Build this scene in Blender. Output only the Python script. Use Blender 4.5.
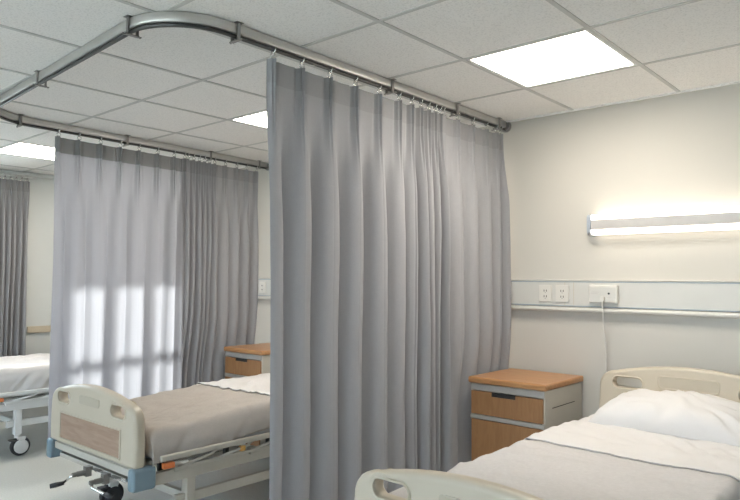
import bpy, bmesh, math, random
from mathutils import Vector, Matrix, noise

for o in list(bpy.data.objects):
    bpy.data.objects.remove(o, do_unlink=True)
SC = bpy.context.scene
COL = SC.collection
PI = math.pi

# ------------------------------------------------------------------ camera
CAM_H = 1.37
cam_d = bpy.data.cameras.new('camera')
cam_d.sensor_fit = 'HORIZONTAL'
cam_d.sensor_width = 36.0
cam_d.lens = 36.0 * 657.3 / 740.0
cam_d.clip_start = 0.05
cam = bpy.data.objects.new('camera', cam_d)
COL.objects.link(cam)
yaw, pitch, roll = 0.7216, 0.0439, 0.0065
cam.matrix_world = (Matrix.Translation((0, 0, CAM_H)) @ Matrix.Rotation(yaw, 4, 'Z')
                    @ Matrix.Rotation(PI / 2 + pitch, 4, 'X') @ Matrix.Rotation(roll, 4, 'Z'))
SC.camera = cam

# ------------------------------------------------------------------ world, sun, exposure
SKY_STRENGTH = 8.5
SUN_STRENGTH = 6.0
EXPOSURE = 0.60
PANEL_POWER = 17.0
LAMP_POWER = 2.2
w = bpy.data.worlds.new('world')
SC.world = w
w.use_nodes = True
nt = w.node_tree
bg = nt.nodes['Background']
tc = nt.nodes.new('ShaderNodeTexCoord')
sx = nt.nodes.new('ShaderNodeSeparateXYZ')
cr = nt.nodes.new('ShaderNodeValToRGB')
nt.links.new(tc.outputs['Generated'], sx.inputs[0])
nt.links.new(sx.outputs['Z'], cr.inputs['Fac'])
nt.links.new(cr.outputs['Color'], bg.inputs['Color'])
e = cr.color_ramp.elements
e[0].position = 0.0
e[0].color = (0.55, 0.60, 0.62, 1)
e[1].position = 0.5
e[1].color = (0.62, 0.76, 1.0, 1)
m_ = cr.color_ramp.elements.new(0.06)
m_.color = (0.83, 0.90, 1.0, 1)
bg.inputs['Strength'].default_value = SKY_STRENGTH

sun_d = bpy.data.lights.new('sun', 'SUN')
sun_d.energy = SUN_STRENGTH
sun_d.angle = math.radians(1.6)
sun_d.color = (1.0, 0.97, 0.92)
sun = bpy.data.objects.new('sun', sun_d)
COL.objects.link(sun)
az = math.radians(16)
el = math.radians(19.5)
sd = Vector((math.cos(az) * math.cos(el), math.sin(az) * math.cos(el), -math.sin(el)))
sun.rotation_euler = sd.to_track_quat('-Z', 'Y').to_euler()
sun.location = (-12, 0, 5)

vs = SC.view_settings
SC.display_settings.display_device = 'sRGB'
vs.view_transform = 'Standard'
vs.look = 'None'
vs.gamma = 1.0
vs.exposure = EXPOSURE
vs.use_curve_mapping = False

# room dimensions (metres)
BACK = 3.74      # wall behind the bed heads
FRONT = -3.0
LEFT = -6.75
RIGHT = 1.7
CEIL = 2.39
WIN1 = (1.22, 2.22, 1.08, 2.25)      # left wall window: y0, y1, z0, z1
FILL_WIN = (-5.4, 0.9, 1.25, 2.30)       # unseen front wall window, added for daylight fill: x0, x1, z0, z1


def portal(name, loc, rot, sx_, sy_):
    d = bpy.data.lights.new(name, 'AREA')
    d.shape = 'RECTANGLE'
    d.size = sx_
    d.size_y = sy_
    d.cycles.is_portal = True
    o = bpy.data.objects.new(name, d)
    COL.objects.link(o)
    o.location = loc
    o.rotation_euler = rot


portal('portal_left', (LEFT - 0.16, (WIN1[0] + WIN1[1]) / 2, (WIN1[2] + WIN1[3]) / 2), (PI / 2, 0, -PI / 2), WIN1[1] - WIN1[0], WIN1[3] - WIN1[2])
portal('portal_front', ((FILL_WIN[0] + FILL_WIN[1]) / 2, FRONT - 0.16, (FILL_WIN[2] + FILL_WIN[3]) / 2), (-PI / 2, PI, 0), FILL_WIN[1] - FILL_WIN[0], FILL_WIN[3] - FILL_WIN[2])


# ------------------------------------------------------------------ materials
def new_mat(name):
    m = bpy.data.materials.new(name)
    m.use_nodes = True
    return m, m.node_tree, m.node_tree.nodes['Principled BSDF']


def coords(nt, scale=(1, 1, 1), space='Object'):
    t = nt.nodes.new('ShaderNodeTexCoord')
    mp = nt.nodes.new('ShaderNodeMapping')
    mp.inputs['Scale'].default_value = scale
    nt.links.new(t.outputs[space], mp.inputs['Vector'])
    return mp.outputs['Vector']


def mat(name, col, rough=0.5, metal=0.0, var=0.06, nscale=8.0, bump=0.0, bscale=60.0, stretch=(1, 1, 1), spec=0.5):
    m, nt, b = new_mat(name)
    v = coords(nt, stretch)
    n = nt.nodes.new('ShaderNodeTexNoise')
    n.inputs['Scale'].default_value = nscale
    n.inputs['Detail'].default_value = 4
    nt.links.new(v, n.inputs['Vector'])
    r = nt.nodes.new('ShaderNodeValToRGB')
    a = [max(0, c * (1 - var)) for c in col]
    z = [min(1, c * (1 + var)) for c in col]
    r.color_ramp.elements[0].position = 0.3
    r.color_ramp.elements[1].position = 0.7
    r.color_ramp.elements[0].color = (*a, 1)
    r.color_ramp.elements[1].color = (*z, 1)
    nt.links.new(n.outputs['Fac'], r.inputs['Fac'])
    nt.links.new(r.outputs['Color'], b.inputs['Base Color'])
    b.inputs['Roughness'].default_value = rough
    b.inputs['Metallic'].default_value = metal
    b.inputs['Specular IOR Level'].default_value = spec
    if bump > 0:
        n2 = nt.nodes.new('ShaderNodeTexNoise')
        n2.inputs['Scale'].default_value = bscale
        n2.inputs['Detail'].default_value = 3
        nt.links.new(v, n2.inputs['Vector'])
        bp = nt.nodes.new('ShaderNodeBump')
        bp.inputs['Strength'].default_value = bump
        bp.inputs['Distance'].default_value = 0.003
        nt.links.new(n2.outputs['Fac'], bp.inputs['Height'])
        nt.links.new(bp.outputs['Normal'], b.inputs['Normal'])
    return m


def emit_mat(name, col, strength):
    m, nt, b = new_mat(name)
    b.inputs['Base Color'].default_value = (0.9, 0.9, 0.88, 1)
    b.inputs['Emission Color'].default_value = (*col, 1)
    b.inputs['Emission Strength'].default_value = strength
    b.inputs['Roughness'].default_value = 0.4
    return m


def wood_mat(name, c1, c2, axis_stretch=(1, 10, 10), rough=0.4):
    m, nt, b = new_mat(name)
    v = coords(nt, axis_stretch)
    n = nt.nodes.new('ShaderNodeTexNoise')
    n.inputs['Scale'].default_value = 6
    n.inputs['Detail'].default_value = 6
    n.inputs['Distortion'].default_value = 0.6
    nt.links.new(v, n.inputs['Vector'])
    r = nt.nodes.new('ShaderNodeValToRGB')
    r.color_ramp.elements[0].position = 0.35
    r.color_ramp.elements[1].position = 0.65
    r.color_ramp.elements[0].color = (*c1, 1)
    r.color_ramp.elements[1].color = (*c2, 1)
    nt.links.new(n.outputs['Fac'], r.inputs['Fac'])
    nt.links.new(r.outputs['Color'], b.inputs['Base Color'])
    b.inputs['Roughness'].default_value = rough
    return m


def fabric_mat(name, col, trans=0.3, tcol=None, weave=700.0, bump=0.25, var=0.05):
    """woven cloth: diffuse reflection plus a translucent share"""
    m, nt, b = new_mat(name)
    v = coords(nt, (1, 1, 1))
    wx = nt.nodes.new('ShaderNodeTexNoise')
    wx.inputs['Scale'].default_value = 1.0
    wx.inputs['Detail'].default_value = 2
    mp = nt.nodes.new('ShaderNodeMapping')
    mp.inputs['Scale'].default_value = (weave * 0.12, weave * 0.12, weave)
    nt.links.new(v, mp.inputs['Vector'])
    nt.links.new(mp.outputs['Vector'], wx.inputs['Vector'])
    wy = nt.nodes.new('ShaderNodeTexNoise')
    wy.inputs['Scale'].default_value = 1.0
    wy.inputs['Detail'].default_value = 2
    mp2 = nt.nodes.new('ShaderNodeMapping')
    mp2.inputs['Scale'].default_value = (weave, weave, weave * 0.04)
    nt.links.new(v, mp2.inputs['Vector'])
    nt.links.new(mp2.outputs['Vector'], wy.inputs['Vector'])
    ad = nt.nodes.new('ShaderNodeMath')
    ad.operation = 'ADD'
    nt.links.new(wx.outputs['Fac'], ad.inputs[0])
    nt.links.new(wy.outputs['Fac'], ad.inputs[1])
    r = nt.nodes.new('ShaderNodeMapRange')
    r.inputs['From Min'].default_value = 0.7
    r.inputs['From Max'].default_value = 1.3
    r.inputs['To Min'].default_value = 1 - var
    r.inputs['To Max'].default_value = 1 + var
    nt.links.new(ad.outputs[0], r.inputs['Value'])
    mx = nt.nodes.new('ShaderNodeVectorMath')
    mx.operation = 'SCALE'
    mx.inputs[0].default_value = col
    nt.links.new(r.outputs['Result'], mx.inputs['Scale'])
    nt.links.new(mx.outputs[0], b.inputs['Base Color'])
    b.inputs['Roughness'].default_value = 0.9
    b.inputs['Specular IOR Level'].default_value = 0.15
    bp = nt.nodes.new('ShaderNodeBump')
    bp.inputs['Strength'].default_value = bump
    bp.inputs['Distance'].default_value = 0.001
    nt.links.new(ad.outputs[0], bp.inputs['Height'])
    nt.links.new(bp.outputs['Normal'], b.inputs['Normal'])
    if trans > 0:
        t = nt.nodes.new('ShaderNodeBsdfTranslucent')
        t.inputs['Color'].default_value = (*(tcol or col), 1)
        ms = nt.nodes.new('ShaderNodeMixShader')
        ms.inputs[0].default_value = trans
        out = nt.nodes['Material Output']
        nt.links.new(b.outputs[0], ms.inputs[1])
        nt.links.new(t.outputs[0], ms.inputs[2])
        nt.links.new(ms.outputs[0], out.inputs['Surface'])
    return m


def glass_mat(name):
    m, nt, b = new_mat(name)
    tr = nt.nodes.new('ShaderNodeBsdfTransparent')
    tr.inputs['Color'].default_value = (0.93, 0.96, 0.95, 1)
    gl = nt.nodes.new('ShaderNodeBsdfGlossy')
    gl.inputs['Roughness'].default_value = 0.02
    fr = nt.nodes.new('ShaderNodeFresnel')
    fr.inputs['IOR'].default_value = 1.3
    ms = nt.nodes.new('ShaderNodeMixShader')
    nt.links.new(fr.outputs[0], ms.inputs[0])
    nt.links.new(tr.outputs[0], ms.inputs[1])
    nt.links.new(gl.outputs[0], ms.inputs[2])
    nt.links.new(ms.outputs[0], nt.nodes['Material Output'].inputs['Surface'])
    return m


def tile_mat(name, col):
    """mineral fibre ceiling tile: fine speckle"""
    m, nt, b = new_mat(name)
    v = coords(nt)
    n = nt.nodes.new('ShaderNodeTexNoise')
    n.inputs['Scale'].default_value = 130
    n.inputs['Detail'].default_value = 3
    nt.links.new(v, n.inputs['Vector'])
    r = nt.nodes.new('ShaderNodeValToRGB')
    r.color_ramp.elements[0].position = 0.33
    r.color_ramp.elements[1].position = 0.5
    r.color_ramp.elements[0].color = (*[c * 0.86 for c in col], 1)
    r.color_ramp.elements[1].color = (*col, 1)
    nt.links.new(n.outputs['Fac'], r.inputs['Fac'])
    nt.links.new(r.outputs['Color'], b.inputs['Base Color'])
    b.inputs['Roughness'].default_value = 0.95
    b.inputs['Specular IOR Level'].default_value = 0.1
    bp = nt.nodes.new('ShaderNodeBump')
    bp.inputs['Strength'].default_value = 0.3
    bp.inputs['Distance'].default_value = 0.002
    nt.links.new(n.outputs['Fac'], bp.inputs['Height'])
    nt.links.new(bp.outputs['Normal'], b.inputs['Normal'])
    return m


M = {}
M['wall'] = mat('wall_paint', (0.555, 0.53, 0.485), 0.6, var=0.02, nscale=1.5, bump=0.08, bscale=150)
M['wall_side'] = mat('side_wall_paint', (0.68, 0.70, 0.685), 0.6, var=0.02, nscale=1.5, bump=0.08, bscale=150)
M['floor'] = mat('vinyl_floor', (0.64, 0.65, 0.62), 0.28, var=0.07, nscale=90)
M['tile'] = tile_mat('ceiling_tile', (0.92, 0.90, 0.875))
M['tbar'] = mat('ceiling_grid', (0.60, 0.59, 0.57), 0.5, var=0.02)
M['skirting'] = mat('skirting', (0.42, 0.43, 0.42), 0.4)
M['beige_trim'] = mat('beige_trim', (0.60, 0.52, 0.40), 0.5)
M['upvc'] = mat('window_frame_white', (0.78, 0.79, 0.78), 0.35, var=0.02)
M['glass'] = glass_mat('window_glass')
M['panel_emit'] = emit_mat('panel_light', (1.0, 0.92, 0.80), PANEL_POWER)
M['lamp_emit'] = emit_mat('bed_lamp_light', (1.0, 0.89, 0.74), LAMP_POWER)
M['alu'] = mat('brushed_aluminium', (0.62, 0.61, 0.59), 0.32, metal=0.85, var=0.05, nscale=3, stretch=(1, 1, 30))
M['alu_dark'] = mat('dark_rod_metal', (0.10, 0.10, 0.10), 0.35, metal=0.8)
M['chrome'] = mat('chrome', (0.75, 0.75, 0.74), 0.15, metal=1.0, var=0.02)
M['steel'] = mat('bracket_steel', (0.30, 0.29, 0.28), 0.35, metal=0.9)
M['curtain'] = fabric_mat('grey_curtain', (0.37, 0.37, 0.385), 0.26, (0.34, 0.34, 0.37))
M['curtain_thin'] = fabric_mat('grey_curtain_thin', (0.33, 0.33, 0.335), 0.5, (0.50, 0.50, 0.56))
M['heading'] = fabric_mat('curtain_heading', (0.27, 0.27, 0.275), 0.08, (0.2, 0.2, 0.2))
M['blanket'] = fabric_mat('grey_blanket', (0.60, 0.58, 0.575), 0.0, weave=500, bump=0.4)
M['blanket_brown'] = fabric_mat('taupe_blanket', (0.49, 0.445, 0.405), 0.0, weave=500, bump=0.4)
M['sheet'] = fabric_mat('white_sheet', (0.70, 0.68, 0.67), 0.0, weave=900, bump=0.2, var=0.02)
M['mattress'] = fabric_mat('mattress_cover', (0.45, 0.46, 0.48), 0.0, weave=600)
M['cream'] = mat('cream_plastic', (0.56, 0.49, 0.385), 0.35, var=0.015, nscale=3)
M['cream_dark'] = mat('cream_recess', (0.49, 0.43, 0.335), 0.4, var=0.015)
M['blue'] = mat('blue_grey_bumper', (0.20, 0.275, 0.32), 0.4, var=0.03)
M['enamel'] = mat('cream_enamel_steel', (0.52, 0.485, 0.42), 0.35, var=0.03)
M['enamel_white'] = mat('white_enamel_steel', (0.75, 0.76, 0.75), 0.35, var=0.03)
M['dark'] = mat('dark_rubber', (0.035, 0.035, 0.037), 0.6)
M['darkmetal'] = mat('dark_metal', (0.08, 0.08, 0.08), 0.4, metal=0.6)
M['orange'] = mat('orange_plastic', (0.75, 0.22, 0.07), 0.4)
M['amber'] = mat('amber_plastic', (0.70, 0.38, 0.10), 0.4)
M['hub'] = mat('white_plastic', (0.72, 0.72, 0.70), 0.4)
M['wood_end'] = wood_mat('footboard_wood_panel', (0.34, 0.22, 0.155), (0.42, 0.29, 0.21), (1, 8, 8), 0.4)
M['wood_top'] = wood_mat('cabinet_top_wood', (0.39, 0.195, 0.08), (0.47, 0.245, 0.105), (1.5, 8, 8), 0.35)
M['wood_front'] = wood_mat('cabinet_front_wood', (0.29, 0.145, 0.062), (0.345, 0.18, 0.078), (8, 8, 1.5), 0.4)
M['cabinet'] = mat('cabinet_shell', (0.54, 0.51, 0.45), 0.4, var=0.02)
M['cabinet_edge'] = mat('cabinet_edge_strip', (0.46, 0.44, 0.41), 0.35, metal=0.3)
M['black'] = mat('dark_gap', (0.02, 0.02, 0.02), 0.6)
M['trunk'] = mat('trunking_plastic', (0.58, 0.57, 0.54), 0.4, var=0.015)
M['trunk_seam'] = mat('blue_grey_seam', (0.30, 0.36, 0.42), 0.4)
M['rail_plastic'] = mat('bumper_rail_plastic', (0.62, 0.60, 0.56), 0.4, var=0.015)
M['socket'] = mat('socket_white', (0.66, 0.64, 0.60), 0.35, var=0.01)
M['lamp_body'] = mat('lamp_body_grey', (0.46, 0.44, 0.43), 0.4)
M['lamp_cap'] = mat('lamp_cap_blue_grey', (0.42, 0.46, 0.52), 0.3, metal=0.4)


# ------------------------------------------------------------------ mesh helpers
def add_box(bm, x0, x1, y0, y1, z0, z1, mtx=None):
    vs_ = [bm.verts.new((x, y, z)) for x in (x0, x1) for y in (y0, y1) for z in (z0, z1)]
    for f in ((0, 1, 3, 2), (4, 6, 7, 5), (0, 4, 5, 1), (2, 3, 7, 6), (0, 2, 6, 4), (1, 5, 7, 3)):
        bm.faces.new([vs_[i] for i in f])
    if mtx is not None:
        for v in vs_:
            v.co = mtx @ v.co
    return vs_


def add_tube(bm, pts, r, n=10, closed=False):
    """round tube along a list of points"""
    pts = [Vector(p) for p in pts]
    rings = []
    N = len(pts)
    prev = None
    for i, p in enumerate(pts):
        if closed:
            t = (pts[(i + 1) % N] - pts[i - 1]).normalized()
        else:
            t = (pts[min(i + 1, N - 1)] - pts[max(i - 1, 0)]).normalized()
        if prev is None:
            a = Vector((0, 0, 1)) if abs(t.z) < 0.9 else Vector((1, 0, 0))
        else:
            a = prev
        u = (a - t * a.dot(t)).normalized()
        prev = u
        v = t.cross(u)
        rr = r[i] if isinstance(r, (list, tuple)) else r
        rings.append([bm.verts.new(p + (u * math.cos(k * 2 * PI / n) + v * math.sin(k * 2 * PI / n)) * rr) for k in range(n)])
    rng = range(N) if closed else range(N - 1)
    for i in rng:
        A, B = rings[i], rings[(i + 1) % N]
        for k in range(n):
            f = bm.faces.new((A[k], A[(k + 1) % n], B[(k + 1) % n], B[k]))
            f.smooth = True
    if not closed:
        bm.faces.new(rings[0][::-1])
        bm.faces.new(rings[-1])


def add_sweep(bm, pts, prof, closed_prof=True):
    """sweep a 2D profile (side, up) along a horizontal path"""
    pts = [Vector(p) for p in pts]
    rings = []
    N = len(pts)
    for i, p in enumerate(pts):
        t = (pts[min(i + 1, N - 1)] - pts[max(i - 1, 0)]).normalized()
        s = Vector((t.y, -t.x, 0)).normalized()
        rings.append([bm.verts.new(p + s * a + Vector((0, 0, b))) for a, b in prof])
    n = len(prof)
    for i in range(N - 1):
        for k in range(n):
            f = bm.faces.new((rings[i][k], rings[i][(k + 1) % n], rings[i + 1][(k + 1) % n], rings[i + 1][k]))
            f.smooth = True
    bm.faces.new(rings[0][::-1])
    bm.faces.new(rings[-1])


def add_cyl(bm, c, axis, r, h, n=24, r2=None):
    c = Vector(c)
    a = {'x': Vector((1, 0, 0)), 'y': Vector((0, 1, 0)), 'z': Vector((0, 0, 1))}[axis]
    u = Vector((0, 1, 0)) if axis == 'x' else Vector((1, 0, 0))
    v = a.cross(u)
    r2 = r if r2 is None else r2
    A = [bm.verts.new(c - a * h / 2 + (u * math.cos(k * 2 * PI / n) + v * math.sin(k * 2 * PI / n)) * r) for k in range(n)]
    B = [bm.verts.new(c + a * h / 2 + (u * math.cos(k * 2 * PI / n) + v * math.sin(k * 2 * PI / n)) * r2) for k in range(n)]
    for k in range(n):
        f = bm.faces.new((A[k], A[(k + 1) % n], B[(k + 1) % n], B[k]))
        f.smooth = True
    bm.faces.new(A[::-1])
    bm.faces.new(B)


def obj(name, bm, m, parent=None, bevel=0.0, seg=2, loc=None):
    bmesh.ops.recalc_face_normals(bm, faces=bm.faces[:])
    me = bpy.data.meshes.new(name)
    bm.to_mesh(me)
    bm.free()
    me.materials.append(M[m] if isinstance(m, str) else m)
    o = bpy.data.objects.new(name, me)
    COL.objects.link(o)
    if parent:
        o.parent = parent
    if loc is not None:
        o.location = loc
    if bevel > 0:
        b = o.modifiers.new('bevel', 'BEVEL')
        b.width = bevel
        b.segments = seg
        b.limit_method = 'ANGLE'
        b.angle_limit = math.radians(40)
        for p in me.polygons:
            p.use_smooth = True
        b.harden_normals = True
    return o


def box(name, dims, m, parent=None, bevel=0.0, seg=2):
    bm = bmesh.new()
    add_box(bm, *dims)
    return obj(name, bm, m, parent, bevel, seg)


def boxes(name, L, m, parent=None, bevel=0.0, seg=2):
    bm = bmesh.new()
    for d in L:
        add_box(bm, *d)
    return obj(name, bm, m, parent, bevel, seg)


def struct(o):
    o['kind'] = 'structure'
    return o


def thing(name, label, cat, loc=(0, 0, 0), group=None):
    o = bpy.data.objects.new(name, None)
    o.empty_display_size = 0.05
    COL.objects.link(o)
    o.location = loc
    return tag(o, label, cat, group)


def tag(o, label, cat, group=None):
    o['label'] = label
    o['category'] = cat
    if group:
        o['group'] = group
    return o


def copy_tree(o, parent=None):
    c = o.copy()
    COL.objects.link(c)
    c.parent = parent
    for ch in list(o.children):
        copy_tree(ch, c)
    return c


def plate(name, outline, holes, thick, bev, m, parent, y=0.0):
    """plastic board in the XZ plane with rounded rims, holes cut through"""
    bm = bmesh.new()
    NB = 5

    def ccw(R_):
        a = sum(R_[k][0] * R_[(k + 1) % len(R_)][1] - R_[(k + 1) % len(R_)][0] * R_[k][1] for k in range(len(R_)))
        return R_ if a > 0 else R_[::-1]
    caps = ([], [])
    for idx, ring in enumerate([outline] + holes):
        clean = [p for k, p in enumerate(ring) if (Vector(p) - Vector(ring[k - 1])).length > 1e-4]
        P = [Vector(p) for p in ccw(clean)]
        n = len(P)
        nrm = []
        for k in range(n):
            e1 = (P[k] - P[k - 1]).normalized()
            e2 = (P[(k + 1) % n] - P[k]).normalized()
            t_ = (e1 + e2).normalized()
            q = Vector((-t_.y, t_.x))
            nrm.append(q if idx == 0 else -q)
        rows = []
        for side in (-1, 1):
            seq = range(NB + 1) if side == -1 else range(NB, -1, -1)
            for q in seq:
                a = PI / 2 * q / NB          # 0: at the face, pi/2: at the rim
                inset = bev * (1 - math.sin(a))
                dep = thick / 2 - bev * (1 - math.cos(a))
                rows.append([bm.verts.new((P[k].x + nrm[k].x * inset, y + side * dep, P[k].y + nrm[k].y * inset)) for k in range(n)])
        for r_ in range(len(rows) - 1):
            for k in range(n):
                bm.faces.new((rows[r_][k], rows[r_][(k + 1) % n], rows[r_ + 1][(k + 1) % n], rows[r_ + 1][k])).smooth = True
        for c_, row in ((0, rows[0]), (1, rows[-1])):
            for k in range(n):
                e_ = bm.edges.get((row[k], row[(k + 1) % n])) or bm.edges.new((row[k], row[(k + 1) % n]))
                caps[c_].append(e_)
    for c_ in (0, 1):
        bmesh.ops.triangle_fill(bm, use_beauty=True, use_dissolve=False, edges=caps[c_], normal=(0, 1, 0))
    o = obj(name, bm, m, parent)
    es = o.modifiers.new('edges', 'EDGE_SPLIT')
    es.split_angle = math.radians(30)
    return o


def rrect(cx, cz, w_, h_, r, n=8):
    P = []
    for (sx_, sz_, a0) in ((1, 1, 0), (-1, 1, 90), (-1, -1, 180), (1, -1, 270)):
        for k in range(n + 1):
            a = math.radians(a0 + 90 * k / n)
            P.append((cx + sx_ * (w_ / 2 - r) + r * math.cos(a), cz + sz_ * (h_ / 2 - r) + r * math.sin(a)))
    return P


# ------------------------------------------------------------------ room shell
TX0, TY0, TP = -1.667, 2.54, 0.60
struct(box('floor', (LEFT - 0.2, RIGHT + 0.2, FRONT - 0.2, BACK + 0.2, -0.1, 0), 'floor'))
# ceiling: lay-in tiles, one mesh
LIGHT_CELLS = [(0, 0), (-3, 0), (-7, -1)]
bm = bmesh.new()
i0, i1, j0, j1 = -9, 6, -10, 2
for i in range(i0, i1):
    for j in range(j0, j1):
        xa, ya = TX0 + i * TP, TY0 + j * TP
        xa2, ya2 = min(xa + TP, RIGHT), min(ya + TP, BACK)
        xa, ya = max(xa, LEFT), max(ya, FRONT)
        if xa2 - xa < 0.02 or ya2 - ya < 0.02 or (i, j) in LIGHT_CELLS:
            continue
        add_box(bm, xa + 0.001, xa2 - 0.001, ya + 0.001, ya2 - 0.001, CEIL, CEIL + 0.015)
add_box(bm, LEFT - 0.2, RIGHT + 0.2, FRONT - 0.2, BACK + 0.2, CEIL + 0.06, CEIL + 0.16)
struct(obj('ceiling', bm, 'tile'))
bm = bmesh.new()
tw = 0.0095
for i in range(i0, i1 + 1):
    x = TX0 + i * TP
    if LEFT < x < RIGHT:
        add_box(bm, x - tw, x + tw, FRONT, BACK, CEIL - 0.004, CEIL + 0.03)
for j in range(j0, j1 + 1):
    y = TY0 + j * TP
    if FRONT < y < BACK - 0.03:
        add_box(bm, LEFT, RIGHT, y - tw, y + tw, CEIL - 0.0035, CEIL + 0.03)
struct(obj('trim_1', bm, 'tbar'))
struct(boxes('trim_2', [(LEFT, RIGHT, BACK - 0.022, BACK, CEIL - 0.008, CEIL + 0.001)], 'tile'))
struct(boxes('trim_3', [(LEFT, LEFT + 0.05, FRONT, BACK - 0.022, CEIL - 0.035, CEIL - 0.005)], 'wall_side', bevel=0.006))

struct(box('wall_back', (LEFT - 0.2, RIGHT + 0.2, BACK, BACK + 0.2, 0, CEIL + 0.06), 'wall'))
struct(box('wall_right', (RIGHT, RIGHT + 0.2, FRONT - 0.2, BACK, 0, CEIL + 0.06), 'wall_side'))
y0, y1, z0, z1 = WIN1
struct(boxes('wall_left', [(LEFT - 0.2, LEFT, FRONT - 0.2, y0, 0, CEIL + 0.06), (LEFT - 0.2, LEFT, y1, BACK, 0, CEIL + 0.06),
                           (LEFT - 0.2, LEFT, y0, y1, 0, z0), (LEFT - 0.2, LEFT, y0, y1, z1, CEIL + 0.06)], 'wall_side'))
x0, x1, a0, a1 = FILL_WIN
struct(boxes('wall_front', [(LEFT, x0, FRONT - 0.2, FRONT, 0, CEIL + 0.06), (x1, RIGHT, FRONT - 0.2, FRONT, 0, CEIL + 0.06),
                            (x0, x1, FRONT - 0.2, FRONT, 0, a0), (x0, x1, FRONT - 0.2, FRONT, a1, CEIL + 0.06)], 'wall_side'))
struct(box('baseboard_back', (LEFT, RIGHT, BACK - 0.012, BACK, 0, 0.09), 'skirting', bevel=0.003))
struct(box('baseboard_left', (LEFT, LEFT + 0.012, FRONT, BACK - 0.012, 0, 0.09), 'skirting', bevel=0.003))
struct(box('baseboard_right', (RIGHT - 0.012, RIGHT, FRONT, BACK - 0.012, 0, 0.09), 'skirting', bevel=0.003))
struct(box('baseboard_front', (LEFT + 0.012, RIGHT - 0.012, FRONT, FRONT + 0.012, 0, 0.09), 'skirting', bevel=0.003))
struct(box('trim_4', (LEFT, LEFT + 0.025, 2.62, BACK, 0.82, 0.885), 'beige_trim', bevel=0.006))

# left window: frame, transom and two mullions, glass
wr = bpy.data.objects.new('window_1', None)
COL.objects.link(wr)
wr['kind'] = 'structure'
fx0, fx1 = LEFT - 0.12, LEFT - 0.06
fr = [(fx0, fx1, y0, y0 + 0.05, z0, z1), (fx0, fx1, y1 - 0.05, y1, z0, z1), (fx0, fx1, y0 + 0.05, y1 - 0.05, z0, z0 + 0.05),
      (fx0, fx1, y0 + 0.05, y1 - 0.05, z1 - 0.05, z1), (fx0 + 0.008, fx1 - 0.008, y0 + 0.05, y1 - 0.05, 1.63, 1.69)]
for my in (1.56, 1.87):
    fr.append((fx0 + 0.004, fx1 - 0.004, my - 0.035, my + 0.035, z0 + 0.05, z1 - 0.05))
boxes('window_frame', fr, 'upvc', wr)
boxes('glass', [(LEFT - 0.092, LEFT - 0.088, y0 + 0.05, y1 - 0.05, z0 + 0.05, z1 - 0.05)], 'glass', wr)
box('window_sill', (LEFT - 0.06, LEFT + 0.03, y0 + 0.001, y1 - 0.001, z0 + 0.0005, z0 + 0.02), 'upvc', wr, bevel=0.004)
wr2 = bpy.data.objects.new('fill_window', None)  # added window behind the camera, sized to bring in soft daylight
COL.objects.link(wr2)
wr2['kind'] = 'structure'
fr = [(x0, x1, FRONT - 0.12, FRONT - 0.06, a0, a0 + 0.06), (x0, x1, FRONT - 0.12, FRONT - 0.06, a1 - 0.06, a1)]
for k in range(6):
    xx = x0 + (x1 - x0 - 0.06) * k / 5
    fr.append((xx, xx + 0.06, FRONT - 0.118, FRONT - 0.062, a0 + 0.06, a1 - 0.06))
boxes('window_frame', fr, 'upvc', wr2)
boxes('glass', [(x0 + 0.01, x1 - 0.01, FRONT - 0.092, FRONT - 0.088, a0 + 0.05, a1 - 0.05)], 'glass', wr2)


# ------------------------------------------------------------------ ceiling light panels
def ceiling_light(i, j, label):
    xa, ya = TX0 + i * TP, TY0 + j * TP
    t = thing('ceiling_light', label, 'ceiling light', (xa + TP / 2, ya + TP / 2, CEIL), 'square flush light panels in the ceiling grid')
    h = TP / 2 - tw - 0.001
    f = 0.014
    boxes('frame', [(-h, h, -h, -h + f, -0.002, 0.04), (-h, h, h - f, h, -0.002, 0.04), (-h, -h + f, -h + f, h - f, -0.002, 0.04),
                    (h - f, h, -h + f, h - f, -0.002, 0.04)], 'upvc', t)
    box('diffuser', (-h + f, h - f, -h + f, h - f, 0.001, 0.03), 'panel_emit', t)
    return t


ceiling_light(0, 0, 'square white light panel in the ceiling above the bed with the pillow, fully in view')
ceiling_light(-3, 0, 'square ceiling light panel above the middle bed, partly hidden by the near curtain')
ceiling_light(-7, -1, 'light panel in the ceiling farthest to the left, seen beyond the far curtain track')


# ------------------------------------------------------------------ curtain track (one U-shaped rail)
TRX1, TRX2 = -2.125, -4.385
SL2 = -0.055                  # the far side of the U drifts slightly outwards towards the wall
TRYA, TRYB = 1.275, 1.40      # cross piece: y at its two ends


def track_path():
    C_ = [Vector((TRX1, BACK - 0.012, 0)), Vector((TRX1, TRYA, 0)), Vector((TRX2, TRYB, 0)), Vector((TRX2 + SL2 * 2.0, BACK - 0.012, 0))]
    P = [C_[0]]
    for k, r_ in ((1, 0.26), (2, 0.34)):
        a, b, c = C_[k - 1], C_[k], C_[k + 1]
        d1, d2 = (a - b).normalized(), (c - b).normalized()
        half = d1.angle(d2) / 2
        tl = r_ / math.tan(half)
        p1, p2 = b + d1 * tl, b + d2 * tl
        cen = b + (d1 + d2).normalized() * (r_ / math.sin(half))
        last = P[-1]
        m_n = max(2, int((p1 - last).length / 0.1))
        for q in range(1, m_n):
            P.append(last.lerp(p1, q / m_n))
        v1, v2 = p1 - cen, p2 - cen
        ang = v1.angle(v2)
        for q in range(25):
            f_ = q / 24
            P.append(cen + (v1 * math.sin((1 - f_) * ang) + v2 * math.sin(f_ * ang)) / math.sin(ang))
    last = P[-1]
    for q in range(1, 21):
        P.append(last.lerp(C_[3], q / 20))
    return P


def try_at(x):
    return TRYA + (TRYB - TRYA) * (x - TRX1) / (TRX2 - TRX1)


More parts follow.
